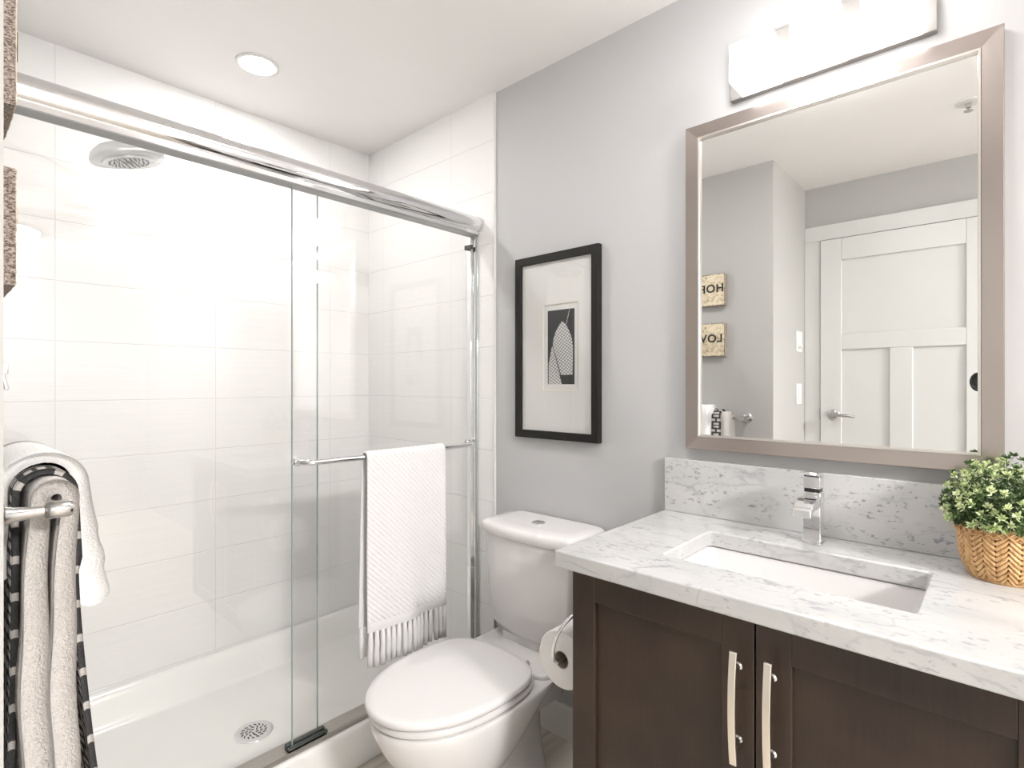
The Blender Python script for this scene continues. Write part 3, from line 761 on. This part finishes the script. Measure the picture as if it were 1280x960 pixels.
prof_t = [(-.098, .043), (-.05, .045), (0, .045), (.03, .040), (.052, .031), (.07, .020), (.083, .009), (.09, .0005)]
tw = [(.006+w_, z_) for z_, w_ in prof_t]+[(.006-w_*.98, z_) for z_, w_ in prof_t[::-1]]
tw[-1] = (-.022, -.098); tw[-2] = (-.037, -.05)
flat('printed_tower', tw, -.0078, M['tower'], ph)
sm = [(-.055, -.131), (-.055, -.06), (-.05, -.04), (-.044, -.015), (-.04, .005), (-.034, -.015), (-.028, -.045), (-.012, -.08), (.004, -.131)]
flat('printed_spire', sm, -.0083, M['tower'], ph)
flat('printed_line', [(-.038, .012), (-.036, .012), (.004, -.110), (.001, -.112)], -.0090, M['photo_dark'], ph)
flat('printed_line', [(.036, .128), (.0385, .128), (.022, .075), (.0205, .075)], -.0078, M['tower'], ph)
build('glazing', MB().box((-.0165, PY0+.0282, PZ0+.0282), (-.0150, PY1-.0282, PZ1-.0282)), M['glass'], pic)

# ------------------------------------------------------------------ plant in a woven basket
BX, BY = -.108, .004; pz = CTZ+.0004
pl = thing('potted_plant', 'small green plant with pale leaf tips in a woven tan basket', 'plant', (BX, BY, pz))
bk = MB(); nn, mm = 420, 100; rings = []
def brad(h): return .050+.017*math.sin(min(1, h/.055)*PI/2)+(.004*(h-.055)/.05 if h > .055 else 0)
H = .104; gapf = []
for j in range(mm+1):
    h_ = H*j/mm; rr = []
    for i in range(nn):
        a = 2*PI*i/nn; uu = a*.065
        zw = .0175; zone = uu/zw; k = int(zone); f = zone-k; tri = f if k % 2 == 0 else 1-f
        s_ = (h_*1.0+tri*zw*1.05)/.0100; g = abs(math.sin(PI*s_))**.5
        seam = min(f, 1-f); dd = .0036*g-.0022*(1-min(1, seam*6))*(1 if (s_ % 1) < .45 else .0)
        gapf.append(g < .42 or (seam < .07 and (s_ % 1) < .40))
        if h_ > H-.013 or h_ < .004: dd = .0022; gapf[-1] = False
        r = brad(h_)+dd-.001
        rr.append((BX+r*math.cos(a), BY+r*math.sin(a), pz+h_))
    rings.append(rr)
for r, h_ in ((.071, H+.003), (.067, H+.003), (.065, H-.01), (.062, H-.02)):
    rings.append([(BX+r*math.cos(2*PI*i/nn), BY+r*math.sin(2*PI*i/nn), pz+h_) for i in range(nn)])
bk.loft(rings)
bk.bm.faces.ensure_lookup_table()
for q_, gp in enumerate(gapf[:mm*nn]):
    if gp: bk.bm.faces[q_].material_index = 1
bas = build('basket', bk, [M['basket'], M['basket_gap']], pl, smooth=True, auto=65)
# raised zigzag strip round the rim
zz = MB()
for s in range(2):
    pts = []; nz_ = 16
    for k in range(nz_*6+1):
        a = 2*PI*k/(nz_*6); f = (k/6+s*.5) % 1; tri = 2*f if f < .5 else 2-2*f
        r = brad(.09)+.0042; pts.append((BX+r*math.cos(a), BY+r*math.sin(a), pz+H-.015+.013*tri))
    zz.tube(pts, .0016, 6)
build('rim_lacing', zz, M['basket'], bas, smooth=True)
build('soil', MB().lathe((BX, BY, pz+H-.0185), (0, 0, 1), [(.061, 0), (.06, .004), (0, .006)], 24), M['soil'], pl)
lf = MB(); st = MB()
def leaf(p, d, L, W, mi):
    d = d.normalized(); sdir = d.cross(Vector((random.uniform(-1, 1), random.uniform(-1, 1), random.uniform(.2, 1)))).normalized(); nrm = sdir.cross(d)
    lf.mi = mi
    v = [lf.bm.verts.new(q) for q in (p, p+d*L*.35+sdir*W-nrm*W*.25, p+d*L*.75+sdir*W*.85-nrm*W*.3, p+d*L, p+d*L*.75-sdir*W*.85-nrm*W*.3, p+d*L*.35-sdir*W-nrm*W*.25, p+d*L*.5+nrm*W*.15)]
    for a, b in ((0, 1), (1, 2), (2, 3), (3, 4), (4, 5), (5, 0)): lf.face([v[a], v[b], v[6]])
C0 = Vector((BX, BY, pz+H-.012))
cnt = 230
for k in range(cnt):
    t_ = (k+.5)/cnt; th = math.acos(1-t_*1.02); phi = k*2.39996
    R_ = (.088+.024*math.cos(th))*random.uniform(.82, 1.07)
    d = Vector((math.sin(th)*math.cos(phi), math.sin(th)*math.sin(phi), max(.10, math.cos(th))*1.16+.10)); tip = C0+Vector((d.x*R_, d.y*R_, d.z*R_*.98))
    tip.y = max(tip.y, -.11)
    if tip.z < 1.05 and tip.x > -.035: tip.x = -.035
    tip.x = min(tip.x, -.012 if tip.z > 1.03 else -.035)
    base = C0+Vector((d.x*.05, d.y*.05, -.004)); mid = (base+tip)/2+Vector((0, 0, .010))
    if k % 2 == 0: st.tube([base, mid, tip], .0008, 4)
    dirn = (tip-mid).normalized(); pale = random.random() < .62
    for q in range(26):
        f = q/26; c_ = base.lerp(mid, f*2) if f < .5 else mid.lerp(tip, f*2-1)
        if f < .15: continue
        a = q*2.4+k; o1 = dirn.orthogonal().normalized(); o2 = dirn.cross(o1); out = (o1*math.cos(a)+o2*math.sin(a)+dirn*.55)
        leaf(c_, out, random.uniform(.009, .015), .0018, 1 if (f > .82 and pale) else 0)
    for q in range(10):
        a = q*2.4+k; o1 = dirn.orthogonal().normalized(); o2 = dirn.cross(o1); out = (o1*math.cos(a)+o2*math.sin(a)+dirn*(.35+q*.15))
        leaf(tip, out, random.uniform(.008, .012), .0023, 1 if pale else 0)
for v in lf.bm.verts:
    v.co.y = max(v.co.y, -.125); v.co.x = min(v.co.x, -.0225 if v.co.z < 1.02 else (-.032 if v.co.y > 0 else -.004))
build('foliage', lf, [M['leaf'], M['leaf_pale']], pl)
build('stems', st, M['leaf'], pl)

# ------------------------------------------------------------------ left wall: plaques, towel bar, towels
def plaque(word, z0, z1, label, size):
    y0, y1 = 1.114, 1.114+(z1-z0)
    t_ = thing('word_plaque', label, 'wall plaque', (XL, (y0+y1)/2, z0))
    m_ = MB(); m_.box((XL+.0003, y0, z0), (-1.424, y1, z1)); build('block', m_, M['plaque_side'], t_, bevel=.0015)
    m_ = MB(); pts = []; n = 14
    for sx, sy, ex, ey in ((0, 0, 1, 0), (1, 0, 1, 1), (1, 1, 0, 1), (0, 1, 0, 0)):
        for k in range(n):
            f = k/n; a = sx+(ex-sx)*f; b = sy+(ey-sy)*f; j = random.uniform(.002, .006)/(y1-y0)
            a = min(max(a, j), 1-j); b = min(max(b, j), 1-j); pts.append((y0+(y1-y0)*a, z0+(z1-z0)*b))
    m_.loft([[(x, p[0], p[1]) for p in pts] for x in (-1.4238, -1.4225)]); build('face', m_, M['plaque_face'], t_)
    cu = bpy.data.curves.new('word', 'FONT'); cu.body = word; cu.size = size; cu.extrude = .0006; cu.offset = .0014; cu.space_character = 1.12
    cu.align_x = 'CENTER'; cu.align_y = 'CENTER'
    to = bpy.data.objects.new('tmp', cu); S.collection.objects.link(to)
    bpy.context.view_layer.update()
    me = bpy.data.meshes.new_from_object(to.evaluated_get(bpy.context.evaluated_depsgraph_get()))
    bpy.data.objects.remove(to)
    o = bpy.data.objects.new('lettering', me); S.collection.objects.link(o); o.parent = t_
    R3 = Matrix(((0, 0, 1), (1, 0, 0), (0, 1, 0)))
    off = Vector((-1.4218, (y0+y1)/2, (z0+z1)/2+.006))-Vector(t_.location)
    for v in me.vertices: v.co = R3 @ v.co + off
    me.materials.clear(); me.materials.append(M['letter'])
plaque('HOPE', 1.660, 1.833, 'upper cream block plaque with black word HOPE on the left wall', .060)
plaque('LOVE', 1.386, 1.565, 'lower cream block plaque with black word LOVE on the left wall', .060)

TBX, TBZ = -1.387, 1.056
tb = thing('towel_bar', 'satin nickel towel bar with flared round posts on the left wall', 'towel bar', (XL, 1.22, TBZ))
build('bar', MB().cyl((TBX, 1.006, TBZ), (TBX, 1.455, TBZ), .0072), M['satin'], tb, smooth=True, auto=40)
for y in (1.006, 1.455):
    build('post', MB().lathe((XL+.0003, y, TBZ), (1, 0, 0), [(.026, 0), (.026, .004), (.021, .008), (.0135, .010), (.0105, .018), (.0085, .035), (.0068, .051), (.0105, .053), (.0125, .057), (.0125, .078), (.0105, .082)], 32), M['satin'], tb, smooth=True, auto=40)

def drape(y0, y1, cl, hth, ry, ny=14, wob=None, uvm=False):
    """cl: centreline (x,z) from back bottom over the bar to front bottom; hth(f): half thickness"""
    def ends(c):
        a, b = Vector(c[0]), Vector(c[1]); e = (b-a).normalized()
        return [tuple(a+e*q) for q in (0, .0012, .003, .006, .010, .015, .021)]+[p for p in c[1:] if (Vector(p)-a).length > .026]
    cl = ends(cl)[::-1]; cl = ends(cl)[::-1]
    L = [0]
    for a, b in zip(cl, cl[1:]): L.append(L[-1]+math.hypot(b[0]-a[0], b[1]-a[1]))
    tot = L[-1]; n = len(cl); nr = []
    for i in range(n):
        a, b = cl[max(i-1, 0)], cl[min(i+1, n-1)]; dx, dz_ = b[0]-a[0], b[1]-a[1]; l = math.hypot(dx, dz_); nr.append((-dz_/l, dx/l))
    ysts = [(y0+ry*(1-math.sin(PI/2*k/5)), math.cos(PI/2*k/5) if False else k) for k in range(0)]
    st_ = []
    for k in range(6):
        a = PI/2*k/5; st_.append((y0+ry*(1-math.sin(a)), max(.12, math.sin(a)) if k == 0 else math.sqrt(max(0, 1-(1-math.sin(a))**2))))
    for k in range(1, ny): st_.append((y0+ry+(y1-y0-2*ry)*k/ny, 1))
    st_ += [(y0+y1-y, s) for y, s in st_[:6][::-1]]
    m_ = MB(); uvl = m_.bm.loops.layers.uv.new('UVMap'); rings = []; info = []
    for y, s in st_:
        o_, i_ = [], []
        for q in range(n):
            f = L[q]/tot; h = hth(f)*s
            de = min(L[q], tot-L[q])/max(h, 1e-4)
            if de < 1: h *= math.sqrt(max(.0, 1-(1-de)**2))+.03
            wx, wy = wob(f, (y-y0)/(y1-y0), cl[q][1]) if wob else (0, 0)
            x, z = cl[q]; yy = y+wy
            o_.append((x+nr[q][0]*h+wx, yy, z+nr[q][1]*h)); i_.append((x-nr[q][0]*h+wx, yy, z-nr[q][1]*h))
        rings.append(o_+i_[::-1]); info.append([(y, L[q]) for q in range(n)]+[(y, L[q]) for q in range(n-1, -1, -1)])
    R_ = [[m_.bm.verts.new(p) for p in r] for r in rings]; N_ = 2*n
    vi = {}
    for r, inf in zip(R_, info):
        for v, t2 in zip(r, inf): vi[v] = t2
    for a, b in zip(R_, R_[1:]):
        for i in range(N_): m_.face([a[i], a[(i+1) % N_], b[(i+1) % N_], b[i]])
    for rr_ in (R_[0], R_[-1]):
        for i in range(n-1): m_.face([rr_[i], rr_[i+1], rr_[N_-2-i], rr_[N_-1-i]])
    for f in m_.bm.faces:
        for lp in f.loops:
            t2 = vi[lp.vert]; lp[uvl].uv = (t2[0]+(.058 if uvm else 0), t2[1])
    return m_
def centre(xb0, xb1, xf1, xf0, zbot, zfoot, ztop, n=22, na=10):
    """back leaf from (xb0,zbot) up to xb1, arc to xf1, down to (xf0,zfoot)"""
    rad = (xf1-xb1)/2; cxx = (xf1+xb1)/2; zc = ztop-rad; out = []
    for k in range(n): f = k/n; out.append((xb0+(xb1-xb0)*f**.7, zbot+(zc-zbot)*f))
    for k in range(na+1): a = PI*(1-k/na); out.append((cxx+rad*math.cos(a), zc+rad*math.sin(a)))
    for k in range(1, n+1): f = k/n; out.append((xf1+(xf0-xf1)*f, zc+(zfoot-zc)*f))
    return out
# oatmeal towel, straight on the bar
cl = centre(-1.4085, -1.4045, -1.3705, -1.3745, .50, .47, TBZ+.0245)
o = build('bath_towel', drape(1.056, 1.420, cl, lambda f: .0105+.005*min(1, abs(f-.5)*4), .020,
          wob=lambda f, v, z: (.0025*math.sin(z*13+v*4)+.0015*math.sin(z*31), .004*math.sin(z*7+(0 if f < .5 else 2)))), M['terry_beige'], smooth=True)
tag(o, 'oatmeal terry towel hanging nearest the end post of the left wall bar', 'towel')
# black and white chain pattern towel over it
cl = centre(-1.4325, -1.4245, -1.3535, -1.328, .52, .50, TBZ+.0430, 26, 14)
cl2 = []
for x, z in cl:
    if x > -1.39 and z < .95: x = -1.3535+.040*((.95-z)/.45)**1.7
    cl2.append((x, z))
o = build('hand_towel', drape(1.108, 1.420, cl2, lambda f: .0042, .005, uvm=True,
          wob=lambda f, v, z: (.003*math.sin(z*9+v*14)*(1 if z < 1 else 0)*(.4 if f < .5 else 1.3*max(0, .95-z)*2), (-.035*max(0, .85-z)*(1-v)) if f > .5 else 0)), M['chain'], smooth=True)
tag(o, 'black chain patterned towel layered between the oatmeal and white towels', 'towel')
# white folded towel on top
cl = centre(-1.4380, -1.4370, -1.3390, -1.3250, .93, .858, TBZ+.0610, 14, 16)
o = build('hand_towel', drape(1.148, 1.415, cl, lambda f: .008 if f < .35 else .008+.0155*sstep(.42, .88, f)-.0045*abs(math.sin((f-.6)*27))**5*sstep(.66, .76, f), .022,
          wob=lambda f, v, z: (.0015*math.sin(z*40+v*5)-.004*sstep(.55, .72, f)+.007*sstep(.7, .95, f), .0)), M['terry_white'], smooth=True)
tag(o, 'short white folded towel on top of the patterned towel', 'towel')

# switches on the return wall (seen in the mirror)
sw = thing('wall_control', 'white fan timer plate above the light switch beside the door', 'wall switch', (-1.91, YR, 1.42))
build('plate', MB().box((-1.965, YR-.006, 1.42), (-1.855, YR-.0003, 1.538)), M['switch'], sw, bevel=.002)
build('dial', MB().lathe((-1.885, YR-.0062, 1.452), (0, -1, 0), [(.015, 0), (.013, .02)], 20), M['switch'], sw, smooth=True, auto=40)
sw = thing('light_switch', 'white rocker light switch below the timer plate beside the door', 'wall switch', (-1.90, YR, 1.12))
build('plate', MB().box((-1.955, YR-.006, 1.12), (-1.855, YR-.0003, 1.238)), M['switch'], sw, bevel=.002)
build('rocker', MB().box((-1.922, YR-.0095, 1.146), (-1.888, YR-.0062, 1.212)), M['switch'], sw, bevel=.001)

# photographer's camera on its tripod (its lens shows at the mirror's right edge)
F = Vector((.7373, .6756, 0)); Rt = Vector((.6756, -.7373, 0)); LC = Vector((-1.575, .092, 1.245))
ca = thing('tripod_camera', 'black camera on a tripod in front of the door, reflected at the mirror edge', 'camera', (LC.x-.08*F.x, LC.y-.08*F.y, 0))
build('lens', MB().lathe(LC-F*.075, F, [(.034, 0), (.036, .02), (.033, .024), (.036, .03), (.039, .058), (.041, .066), (.041, .072), (.034, .073), (.028, .066)], 40), M['black'], ca, smooth=True, auto=40)
bd = MB(); bc = LC-F*.095
def obox(c_, hf, hr, z0, z1):
    bd.loft([[c_+F*a*hf+Rt*b*hr+Vector((0, 0, z)) for a, b in ((1, 1), (1, -1), (-1, -1), (-1, 1))] for z in (z0, z1)])
obox(bc, .019, .058, -.045, .042); obox(bc+Vector((0, 0, 0)), .018, .022, .043, .062)
build('body', bd, M['black'], ca, bevel=.004)
tr = MB(); tc = bc+Vector((0, 0, 0))
tr.cyl(tc+Vector((0, 0, -.047)), tc+Vector((0, 0, -.085)), .022); tr.cyl(tc+Vector((0, 0, -.086)), tc+Vector((0, 0, -.45)), .012)
tr.cyl(tc+Vector((0, 0, -.40)), tc+Vector((0, 0, -.46)), .028)
build('tripod_head', tr, M['black'], ca, smooth=True, auto=40)
for a in (95, 200, 330):
    d = Vector((math.cos(math.radians(a)), math.sin(math.radians(a)), 0)); r_ = .085 if a == 330 else (.16 if a == 200 else .26)
    foot = tc+d*r_; foot.z = .002
    build('tripod_leg', MB().tube([tc+d*.024+Vector((0, 0, -.43)), tuple(foot+Vector((0, 0, .012)))], [.012, .009]), M['black'], ca, smooth=True)
